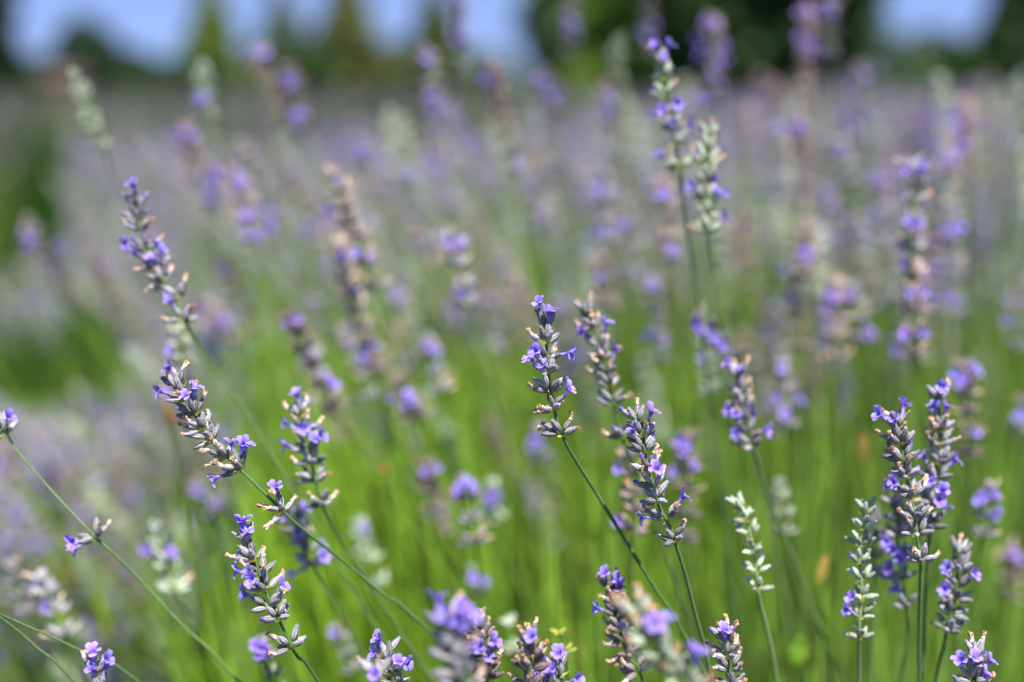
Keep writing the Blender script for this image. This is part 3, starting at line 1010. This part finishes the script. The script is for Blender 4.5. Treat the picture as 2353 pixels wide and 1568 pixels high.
hero('tall lavender spike rising above the skyline, two upright violet flowers crowning it',
     [(1520, 150), (1527, 185), (1530, 223), (1544, 264), (1548, 299), (1555, 337), (1563, 390)],
     [(1572, 470), (1590, 600), (1612, 760)], .478, flowers=[(1506, 112), (1533, 108), (1524, 135), (1503, 263), (1528, 262), (1560, 258), (1586, 285), (1540, 275), (1519, 350), (1553, 250)], spent=.18, pal='green')
hero('green grey spike beside the tallest one, a few violet flowers low on it',
     [(1626, 318), (1625, 347), (1624, 381), (1624, 423), (1624, 461), (1625, 500), (1627, 536)],
     [(1633, 590), (1650, 670), (1672, 750), (1692, 840)], .475, pal='green', flowers=[(1645, 413), (1660, 447), (1666, 498), (1603, 437), (1650, 440)], spent=.25,
     stem_col=lin(140, 168, 96))
hero('softly blurred stalk leaning over the bending one, violet flowers at mid spike',
     [(317, 478), (318, 507), (326, 532), (338, 578), (357, 616), (372, 652), (414, 684), (425, 741)],
     [(446, 775), (510, 870), (620, 1040)], .462, flowers=[(310, 443), (297, 560), (304, 572), (367, 546), (374, 574), (352, 590), (391, 696)], spent=.4, pal='mauve')
hero('blurred pale tuft hanging between the two long leaning stalks',
     [(410, 775), (418, 800), (424, 840)], [(440, 900), (480, 1000)], .492, pal='green', flowers=[(400, 815)], spent=.1)
hero('softly blurred stalk with a thick violet cluster near its top and dry whorls below',
     [(692, 956), (703, 993), (710, 1040), (718, 1070), (725, 1108), (743, 1166)],
     [(762, 1205), (800, 1275), (860, 1360)], .456, flowers=[(685, 917), (667, 976), (697, 986), (690, 995), (713, 977), (730, 1000), (727, 1014), (668, 1025)], spent=.45)
hero('violet dotted short spike behind the bare stem of the bending stalk',
     [(688, 1197), (690, 1224), (699, 1248), (710, 1272), (720, 1300)], [(745, 1350), (800, 1440)], .474,
     flowers=[(700, 1176), (659, 1191), (736, 1262), (742, 1286), (702, 1304), (690, 1235)], spent=.3)
hero('broad softly blurred spike with violet flowers at its top and base, dry tips between',
     [(1699, 869), (1703, 905), (1706, 938), (1710, 968), (1716, 1003), (1729, 1027)],
     [(1738, 1055), (1757, 1115), (1792, 1215), (1840, 1330)], .465, flowers=[(1677, 848), (1706, 844), (1695, 963), (1683, 955), (1740, 931), (1750, 990), (1693, 998)], spent=.45)
hero('large blurred pale spike close to the lens among the bottom stalks',
     [(1473, 1428), (1492, 1475), (1525, 1512), (1560, 1552), (1595, 1600)], [(1630, 1660)], .348, pal='green',
     flowers=[(1514, 1464), (1527, 1455), (1598, 1522)], spent=.35, n_per=8, size=1.22)
hero('dark shaded spike with two indigo flowers on top beside the large pale blurred one',
     [(1409, 1358), (1415, 1386), (1420, 1415), (1424, 1448), (1431, 1481), (1446, 1512), (1466, 1545)],
     [(1485, 1590)], .440, pal='brown', flowers=[(1393, 1331), (1416, 1322), (1425, 1338), (1380, 1400)], spent=.5)
hero('large blurred spike close to the lens with a bouquet of big violet flowers on top',
     [(1033, 1448), (1044, 1484), (1050, 1518), (1054, 1555), (1058, 1600)], [(1064, 1660)], .348, pal='mauve',
     flowers=[(1012, 1404), (1020, 1418), (1055, 1428), (1086, 1408), (1058, 1458), (1062, 1446)], spent=.3, size=1.2)
hero('brown tipped spike peeping out behind the big violet bouquet',
     [(1100, 1448), (1106, 1474), (1115, 1502), (1119, 1532), (1121, 1565)], [(1126, 1650)], .405, pal='brown',
     flowers=[(1110, 1497), (1116, 1492), (1131, 1480)], spent=.5)
hero('brown withered spike at the bottom edge between the bouquet and the yellow green bud',
     [(1218, 1482), (1224, 1508), (1218, 1542), (1216, 1585)], [(1216, 1650)], .402, pal='brown', flowers=[(1226, 1462)], spent=.75)
hero('tiny sharp violet tube flower at the very bottom edge before the withered spike',
     [(1243, 1592)], [(1246, 1650)], .418, flowers=[(1242, 1560), (1252, 1566)], spent=.3, n_per=7)
hero('small violet budded spike at the bottom edge under the yellow green bud',
     [(1284, 1552), (1288, 1590)], [(1292, 1650)], .410, flowers=[(1268, 1547), (1287, 1526), (1318, 1562)], spent=.15)
hero('stubby violet topped spike in the lower corner under the crossing bare stems',
     [(222, 1545), (228, 1590)], [(240, 1660)], .432, flowers=[(206, 1530), (235, 1530), (240, 1545), (216, 1516)], spent=.1)
hero('half cut spike on a long thin arching stem with one sparse low whorl',
     [(6, 985), (12, 1002), (222, 1238)],
     [(300, 1310), (430, 1450), (560, 1580)], .440, flowers=[(16, 962), (180, 1246), (196, 1248)], spent=.5, n_per=6)
hero('bare dark stem sweeping across the lower corner, its spike beyond the frame',
     [(-60, 1385)], [(0, 1412), (150, 1478), (260, 1535), (340, 1585)], .415, flowers=[], n_per=5)
hero('second bare stem sweeping below the dark one in the lower corner',
     [(-50, 1402)], [(10, 1425), (100, 1503), (190, 1590)], .412, flowers=[], n_per=5)

# ------------------------------------------------------------------ the soft stalks one can still tell apart
SOFT = [
    # label, tip, base, depth, palette, flowers, stem points
    ('soft leaning stalk with dry whorls behind the thick violet cluster, dark foot', (672, 728), (762, 945), .505, 'brown', [(662, 745), (685, 742), (757, 880), (765, 890), (712, 920)], [(800, 985), (900, 1130)]),
    ('soft brown stalk with a blue violet tip and two violet flowers side by side', (775, 405), (862, 665), .515, 'brown', [(776, 415), (764, 485), (792, 590), (826, 588), (850, 600)], [(890, 760), (940, 900)]),
    ('soft dry stalk standing just before the brown one with the blue violet tip', (788, 560), (855, 850), .53, 'brown', [(818, 672), (862, 800), (836, 835), (842, 820)], [(880, 930)]),
    ('soft stalk with two violet flowers on top and one dark violet flower at its foot', (1044, 540), (1078, 705), .515, 'mauve', [(1034, 560), (1058, 562), (1045, 575), (1066, 680), (1058, 672)], [(1110, 770), (1165, 940), (1190, 1060)]),
    ('tall soft stalk of white and violet flowers in two clusters one above the other', (2102, 375), (2092, 575), .50, 'mauve', [(2086, 396), (2116, 386), (2112, 398), (2090, 512), (2110, 520), (2096, 525)], [(2100, 700), (2112, 820), (2135, 900)]),
    ('soft spike with bright violet lower flowers, right under the tall white and violet one', (2100, 605), (2096, 825), .505, 'brown', [(2080, 612), (2094, 680), (2118, 678), (2113, 772), (2125, 768), (2082, 775), (2062, 810)], [(2105, 900)]),
    ('soft grey spike topped by violet beside the tall white and violet one', (2190, 470), (2200, 730), .57, 'mauve', [(2178, 530), (2196, 540), (2205, 525), (2186, 680), (2160, 690), (2196, 700)], []),
    ('soft violet headed dark spike behind the many flowered crossing stalk', (2218, 840), (2228, 1050), .51, 'brown', [(2200, 865), (2215, 875), (2232, 850), (2240, 862), (2208, 885), (2240, 1000)], [(2228, 1130)]),
    ('soft violet spike alone on green, between the budded dark spike and the frame edge', (2266, 1115), (2258, 1235), .49, 'mauve', [(2252, 1155), (2262, 1148), (2282, 1140), (2290, 1175), (2280, 1190)], [(2248, 1300), (2240, 1420)]),
    ('soft dry spike low at the frame edge under the violet one on green', (2322, 1260), (2318, 1380), .56, 'brown', [(2326, 1275), (2338, 1290)], []),
    ('soft violet stub against the frame edge at the height of the broad spike', (2345, 925), (2342, 1000), .55, 'mauve', [(2340, 965), (2348, 960)], []),
    ('soft budded green spike between the thin pale green one and the broad spike stem', (1790, 1110), (1806, 1228), .505, 'green', 0, [(1820, 1290)]),
    ('soft spike of violet flowers and brown buds behind the broad spike', (1800, 835), (1812, 985), .53, 'mauve', [(1798, 850), (1830, 915), (1792, 920), (1806, 960), (1838, 925)], [(1815, 1060)]),
    ('soft violet and brown spike behind the stalk with flowers near its base', (1572, 1005), (1582, 1245), .50, 'brown', [(1562, 1020), (1576, 1030), (1570, 1045), (1590, 1075), (1552, 1090)], [(1588, 1330)]),
    ('soft dark spike with one violet flower on top in the green gap', (1908, 655), (1925, 830), .55, 'brown', [(1905, 680), (1916, 690), (1902, 712)], []),
    ('soft spike with violet foot beside the dark one in the green gap', (1962, 655), (1975, 790), .55, 'mauve', [(1958, 685), (1992, 765), (2002, 775), (1985, 780)], []),
    ('soft brown spike with faint violet top beside the dark one in the green gap', (1825, 650), (1832, 800), .57, 'brown', [(1818, 690), (1836, 685)], []),
    ('soft violet blob topped spike over the brown one in the green gap', (1862, 520), (1856, 640), .56, 'brown', [(1850, 580), (1860, 590), (1856, 600)], []),
    ('soft green white flowered spike leaning on the stem of the green grey spike', (1600, 730), (1690, 830), .49, 'mauve', [(1606, 748), (1612, 760), (1640, 775), (1655, 790), (1664, 800)], [(1700, 870)]),
    ('soft pale spike under the white flowered one that leans on the stem', (1620, 790), (1632, 900), .53, 'green', [(1618, 830)], []),
    ('soft greyish spike with faint violet foot beside the tall pair of skyline spikes', (1500, 640), (1512, 830), .56, 'mauve', [(1500, 660), (1488, 780), (1520, 790), (1500, 770)], []),
    ('soft spike with a dark violet flower hanging below the tall pair', (1382, 400), (1392, 475), .58, 'mauve', [(1380, 440), (1386, 452)], [(1400, 560)]),
    ('soft pair of violet flowers on one stem under the dark violet hanging one', (1400, 500), (1402, 560), .58, 'mauve', [(1378, 535), (1395, 540), (1425, 525), (1434, 515)], [(1405, 640)]),
    ('soft brown spike standing directly over the loose brown tipped whorls', (1385, 590), (1392, 710), .57, 'brown', [(1380, 640)], []),
    ('soft brown and violet lower spike overlapped by the tallest spike', (1530, 415), (1542, 600), .535, 'brown', [(1520, 450), (1530, 455), (1565, 438), (1541, 572), (1546, 585)], [(1548, 700)]),
    ('soft wide spike of purple flowers beside the tallest one, against the black tree', (1640, 45), (1632, 340), .62, 'mauve', [(1625, 55), (1645, 60), (1600, 90), (1615, 110), (1660, 110), (1670, 140), (1610, 130), (1650, 150), (1640, 180), (1610, 215), (1625, 235), (1655, 200)], []),
    ('soft purple and tan spike rising over the black tree between two sky gaps', (1850, 20), (1850, 240), .64, 'brown', [(1838, 30), (1856, 30), (1860, 110), (1872, 100), (1850, 120), (1880, 130), (1840, 90)], []),
    ('soft spike cut by the top edge beside the purple and tan one', (1915, -40), (1905, 130), .64, 'mauve', [(1905, 10), (1912, 30), (1890, 40)], []),
    ('soft grey violet spike standing under the small blue sky opening', (1975, 150), (1985, 330), .68, 'mauve', [(1960, 190), (1985, 180), (1965, 220), (2010, 200), (1985, 260), (2020, 150)], []),
    ('soft pale spike whose violet shoulder shows behind the green gap', (1828, 270), (1842, 480), .62, 'brown', [(1812, 295), (1838, 290), (1830, 310), (1846, 300)], []),
    ('soft purple crowned spike with a rusty neck near the frame edge', (2212, 235), (2218, 430), .64, 'brown', [(2180, 270), (2200, 260), (2220, 265), (2240, 280), (2250, 300), (2195, 275), (2230, 300)], []),
    ('soft violet spike just below the purple crowned one with the rusty neck', (2172, 350), (2180, 480), .60, 'mauve', [(2165, 370), (2175, 385), (2188, 375), (2150, 340), (2125, 330)], []),
    ('soft pale lilac blob topped spike beside the purple crowned one', (2018, 390), (2022, 520), .62, 'mauve', [(2010, 410), (2020, 420), (2014, 500)], []),
    ('soft green budded spike against the dark trees beside the tallest spike', (1425, 100), (1426, 250), .60, 'green', 0, [(1430, 330)]),
    ('soft grey violet spike in front of the lime green shrub', (1250, 165), (1272, 330), .62, 'mauve', [(1240, 185), (1258, 195), (1275, 240), (1262, 225), (1285, 215)], []),
    ('soft dark shaded spike leaning across the skyline beside the lime green shrub', (1132, 150), (1185, 400), .585, 'brown', [(1118, 180), (1140, 190), (1128, 200), (1190, 385)], [(1200, 480)]),
    ('soft violet spike over the narrow olive conifer', (985, 110), (1016, 275), .61, 'mauve', [(990, 225), (1005, 235), (1020, 255), (1000, 250), (985, 140)], []),
    ('soft violet spike against the brightest sky gap, cut by the top edge', (1060, -30), (1066, 190), .64, 'mauve', [(1055, 60), (1065, 85), (1050, 95), (1062, 5), (1056, 12)], []),
    ('soft faint spike high in front of the blue green tree', (1310, -10), (1312, 130), .72, 'mauve', [(1304, 40), (1315, 60), (1306, 70), (1320, 85)], []),
    ('soft faint spike at the top edge between the dark trees and the tallest spike', (1490, 0), (1490, 130), .72, 'mauve', [(1480, 80), (1492, 95), (1500, 60)], []),
    ('soft violet spike over the broad olive conifer, the lower violet one of two', (672, 150), (694, 330), .62, 'mauve', [(660, 185), (675, 195), (682, 270), (695, 265), (688, 290), (668, 205)], []),
    ('soft grey violet spike beside it, with a pale lilac head over the greyish conifer', (598, 110), (628, 285), .62, 'brown', [(590, 120), (610, 125), (604, 135), (570, 130)], []),
    ('soft spike with a violet foot in front of the bright green conifer', (458, 150), (470, 265), .60, 'green', [(458, 230), (470, 228), (462, 240)], [(500, 310), (560, 430)]),
    ('soft pale green budded spike leaning towards the rust coloured shed', (192, 168), (236, 345), .545, 'green', 0, [(258, 400), (296, 480), (320, 540)]),
    ('soft violet topped spike below the violet foot one, tan in the middle', (420, 295), (446, 420), .60, 'brown', [(408, 310), (428, 305), (440, 318), (415, 325)], [(470, 500)]),
    ('soft violet clustered spike below the tan middled one', (480, 380), (490, 490), .60, 'mauve', [(470, 420), (490, 430), (496, 405), (480, 460), (505, 395)], []),
    ('soft white topped spike with two violet flowers at its foot, before the grey field', (543, 395), (580, 560), .565, 'mauve', [(550, 420), (556, 432), (565, 500), (575, 505), (616, 520), (612, 530), (570, 545), (590, 550)], [(620, 640)]),
    ('soft lone violet flowered spike in the pale haze of stalks beside the blue violet tip', (838, 320), (850, 440), .62, 'mauve', [(826, 345), (840, 350), (832, 360)], []),
    ('soft grey spike with one strong violet flower at its foot in the pale haze', (930, 270), (942, 430), .62, 'green', [(935, 400), (942, 408), (975, 385), (985, 370)], []),
    ('soft whitish spike beside the grey one in the pale haze', (880, 260), (890, 400), .66, 'green', [(880, 380)], []),
    ('soft violet blob topped spike near the frame edge above the dark green path', (72, 505), (92, 660), .62, 'mauve', [(60, 540), (75, 555), (70, 570), (130, 560), (140, 575)], []),
    ('soft pale green spike at the frame edge against the grass green shrub', (2335, 195), (2350, 290), .60, 'green', 0, []),
    ('soft violet flower and brown buds low beside the lone sharp stalk stem', (1240, 985), (1245, 1065), .55, 'mauve', [(1230, 1010), (1240, 1025), (1225, 1030)], []),
    ('soft violet spike with drooping whorls in the green middle, alone between two stems', (1068, 1105), (1092, 1250), .50, 'mauve', [(1056, 1130), (1078, 1115), (1062, 1120), (1086, 1125), (1050, 1140)], [(1105, 1330)]),
    ('soft violet blob spike beside the drooping whorls', (1132, 1115), (1142, 1195), .55, 'green', [(1124, 1145), (1136, 1150), (1142, 1140), (1130, 1158)], []),
    ('soft brown and lilac spike above the drooping whorls', (988, 1070), (992, 1180), .53, 'brown', [(978, 1090), (1000, 1080)], []),
    ('soft lilac blob spike high over the brown and lilac one', (990, 780), (1012, 900), .56, 'mauve', [(980, 800), (995, 805), (1000, 815)], []),
    ('soft violet flower on a dark stalk between the thick cluster and the green middle', (915, 880), (955, 965), .53, 'brown', [(940, 915), (948, 930), (935, 935), (905, 915)], [(985, 1040)]),
    ('soft violet footed spike low in the green beside the big violet bouquet', (1082, 1310), (1105, 1370), .53, 'green', [(1090, 1335), (1105, 1345), (1112, 1338)], []),
    ('soft greenish spike in the green between the arching stem and the bouquet', (835, 1200), (875, 1345), .545, 'green', [(838, 1215)], []),
    ('soft spike with two violet flowers at mid height among streaking stems', (352, 1215), (402, 1365), .495, 'green', [(338, 1265), (350, 1272), (385, 1270), (392, 1278)], [(440, 1430), (530, 1580)]),
    ('soft grey spike leaning beside the sunlit short one at the bottom', (775, 1440), (815, 1545), .505, 'mauve', 1, []),
    ('soft green spike with violet top under the sharp stalk with clustered tip', (592, 1475), (640, 1600), .46, 'green', [(590, 1488), (604, 1495), (612, 1508), (600, 1510)], []),
    ('dark soft spike in the lower corner above the bare stems', (102, 1320), (150, 1465), .49, 'mauve', [(110, 1400)], [(185, 1540), (200, 1590)]),
    ('soft grey spike at the frame edge above the crossing bare stems', (18, 1300), (62, 1420), .52, 'mauve', 1, [(120, 1480), (170, 1580)]),
    ('soft violet pair of flowers beside the bending stalk, low in the grey haze', (455, 1115), (500, 1180), .56, 'mauve', [(455, 1130), (468, 1138), (492, 1160), (505, 1155)], []),
    ('soft violet blob behind the bending stalk tip', (395, 880), (420, 960), .52, 'brown', [(392, 905), (400, 915)], [(450, 1020)]),
    ('tiny fresh yellow green bud spike beside the withered one at the bottom', (1288, 1452), (1298, 1505), .445, 'fresh', 0, [(1310, 1590)]),
    ('soft green budded spike behind the withered one at the bottom', (1165, 1430), (1180, 1500), .49, 'green', 0, [(1190, 1590)]),
]
for lb, tp, bs, z, pal, fl, stp in SOFT:
    soft(lb, tp, bs, z, pal, fl, stp)

# ------------------------------------------------------------------ stalks that nothing in the picture tells apart
LANDMARKS = [
    (1540, 250, 'the tallest spike'), (1625, 430, 'the green grey spike next to the tallest'), (1640, 180, 'the wide purple spike'),
    (2110, 180, 'the small sky opening'), (2215, 330, 'the purple crowned spike'), (2095, 470, 'the tall white and violet spike'),
    (1915, 740, 'the dark spike in the green gap'), (1710, 940, 'the broad spike'), (1260, 850, 'the lone sharp stalk'),
    (1390, 830, 'the loose brown tipped whorls'), (820, 530, 'the blue violet tipped brown stalk'), (1060, 620, 'the violet topped stalk with a dark foot'),
    (560, 480, 'the white topped spike'), (430, 360, 'the tan middled spike'), (215, 250, 'the green budded spike near the shed'),
    (360, 600, 'the leaning stalk with flowers at mid spike'), (470, 980, 'the bending stalk'), (710, 1040, 'the thick violet cluster'),
    (150, 1165, 'the long arching stem'), (60, 560, 'the dark green path'), (1335, 300, 'the lime green shrub'), (1855, 150, 'the purple and tan spike'),
    (1080, 1180, 'the drooping whorls'), (1840, 400, 'the pale spike with a violet shoulder'), (1000, 840, 'the lilac blob spike'),
    (2190, 600, 'the grey spike topped by violet'), (845, 380, 'the lone violet spike in the haze'), (937, 350, 'the grey spike with a flowered foot'),
    (1392, 520, 'the pair of violet flowers'), (1505, 730, 'the greyish spike with a violet foot'), (1805, 910, 'the spike of violet flowers and brown buds'),
    (1180, 300, 'the dark spike leaning on the skyline'), (1985, 240, 'the grey violet spike'), (720, 840, 'the stalk with dry whorls'),
]


def crowd(n, xr, yr, zr, group, seed):
    rng = np.random.default_rng(seed)
    k = 0
    while k < n:
        px = rng.uniform(*xr); z = rng.uniform(*zr) ; py = rng.uniform(*yr)
        tip = at(px, py, z)
        if not .15 < tip[2] < .635: continue
        if px < 240 and 640 < py < 900: continue        # the hole in the planting over the path
        kind = rng.choice(['mauve', 'brown', 'green'], p=[.55, .28, .17])
        Lk = rng.uniform(.03, .06) * FP / z
        dx = lean_at(px) * rng.uniform(.5, 1.2) + rng.normal(0, .08)
        d = nrm(np.array([dx, 1.0]))
        word = {'mauve': 'violet flowered', 'brown': 'tan half dry', 'green': 'pale green budded'}[kind]
        lx, ly, lm = min(LANDMARKS, key=lambda q: math.hypot(q[0] - px, q[1] - py))
        rel = 'above' if py < ly - 70 else 'below' if py > ly + 70 else 'beside'
        said = 'blurred %s lavender stalk %s %s' % (word, rel, lm)
        nf = 0 if kind == 'brown' and rng.random() < .5 else int(rng.choice([0, 1, 2, 4, 6], p=[.15, .2, .3, .25, .1]))
        if kind == 'mauve': nf = max(nf, 1)
        soft(said, (px, py), (px + d[0] * Lk, py + d[1] * Lk), z, kind, nf if kind != 'green' else 0, group='blurred %s stalks %s %s' % (word, rel, lm), rng=rng, bright=.75)
        k += 1


crowd(82, (1350, 2400), (170, 620), (.72, 1.25), 'blurred stalks below the dark trees', 21)
crowd(40, (1250, 2400), (480, 900), (.70, .95), 'blurred stalks in the green gap', 22)
crowd(52, (420, 1350), (300, 760), (.70, 1.15), 'blurred pale stalks below the conifers', 23)
crowd(32, (-60, 520), (540, 1140), (.72, 1.15), 'blurred stalks leaning over the path', 24)
crowd(12, (600, 1250), (700, 1150), (.66, .95), 'blurred stalks in the green middle', 25)


# ------------------------------------------------------------------ withered heads and yellowed shoots
def leaf_mesh(name, L, W, cols, rng, mats):
    n, m = 9, 5
    V, C = [], []
    for i in range(n):
        u = i / (n - 1)
        w = W * math.sin(math.pi * (.06 + .92 * u)) ** .9
        for j in range(m):
            v = j / (m - 1) * 2 - 1
            V.append((w * v, .25 * L * u * u + .35 * w * v * v + rng.normal(0, W * .06), L * u))
            C.append(cols[0] * (1 - u) + cols[1] * u)
    return to_mesh(name, [(np.array(V), grid_faces(n, m, False), np.array(C), 0)], mats)


def shoot(name, label, cat, px, py, bx, by, z, W, cols, n_leaf=1):
    rng = np.random.default_rng(int(px))
    T, B = at(px, py, z), at(bx, by, z)
    G = to_ground(B, [at(bx + 12, by + 70, z + .01)])
    rt = root_at(name, G[-1]); inv = np.array(G[-1])
    tag(rt, label, cat)
    V, F, C = tube(spline(G, 18) - inv, np.linspace(.0007, .001, 18), 6, STEM_BRIGHT, STEM_BRIGHT)
    add('stem', to_mesh('stem', [(V, F, C, 0)], [M_STEM]), rt)
    for k in range(n_leaf):
        d = T - B
        L = np.linalg.norm(d)
        if k: d = d + RGT * L * rng.uniform(-.9, .9); L *= .75
        add('leaf', leaf_mesh('leaf', L, W, cols, rng, [M_LEAF]), rt, Matrix(frame(B - inv, d, RGT, 1)))


shoot('withered_shoot', 'shoot ending in an orange brown withered leaf behind the bending stalk tip', 'shoot', 372, 918, 396, 985, .54, .002, (lin(112, 80, 44), lin(122, 80, 42)))
shoot('withered_shoot', 'shoot ending in a small orange brown withered leaf deep in the green middle', 'shoot', 876, 1062, 886, 1098, .60, .0024, (lin(120, 96, 44), lin(126, 92, 44)))
shoot('yellowed_shoot', 'shoot with an orange yellow leaf between two stems near the thin pale green spike', 'shoot', 1905, 1275, 1880, 1345, .54, .0024, (lin(150, 140, 60), lin(180, 140, 76)))
shoot('yellowed_shoot', 'shoot with a yellow tan leaf behind the tall dark stalk', 'shoot', 1990, 985, 1984, 1070, .58, .0028, (lin(130, 128, 50), lin(150, 128, 64)))
shoot('leafy_shoot', 'fresh lime green leafy shoot low in the plant by the slender bending stem', 'shoot', 1838, 1450, 1826, 1530, .56, .0032, (lin(100, 146, 34), lin(126, 160, 54)), 2)
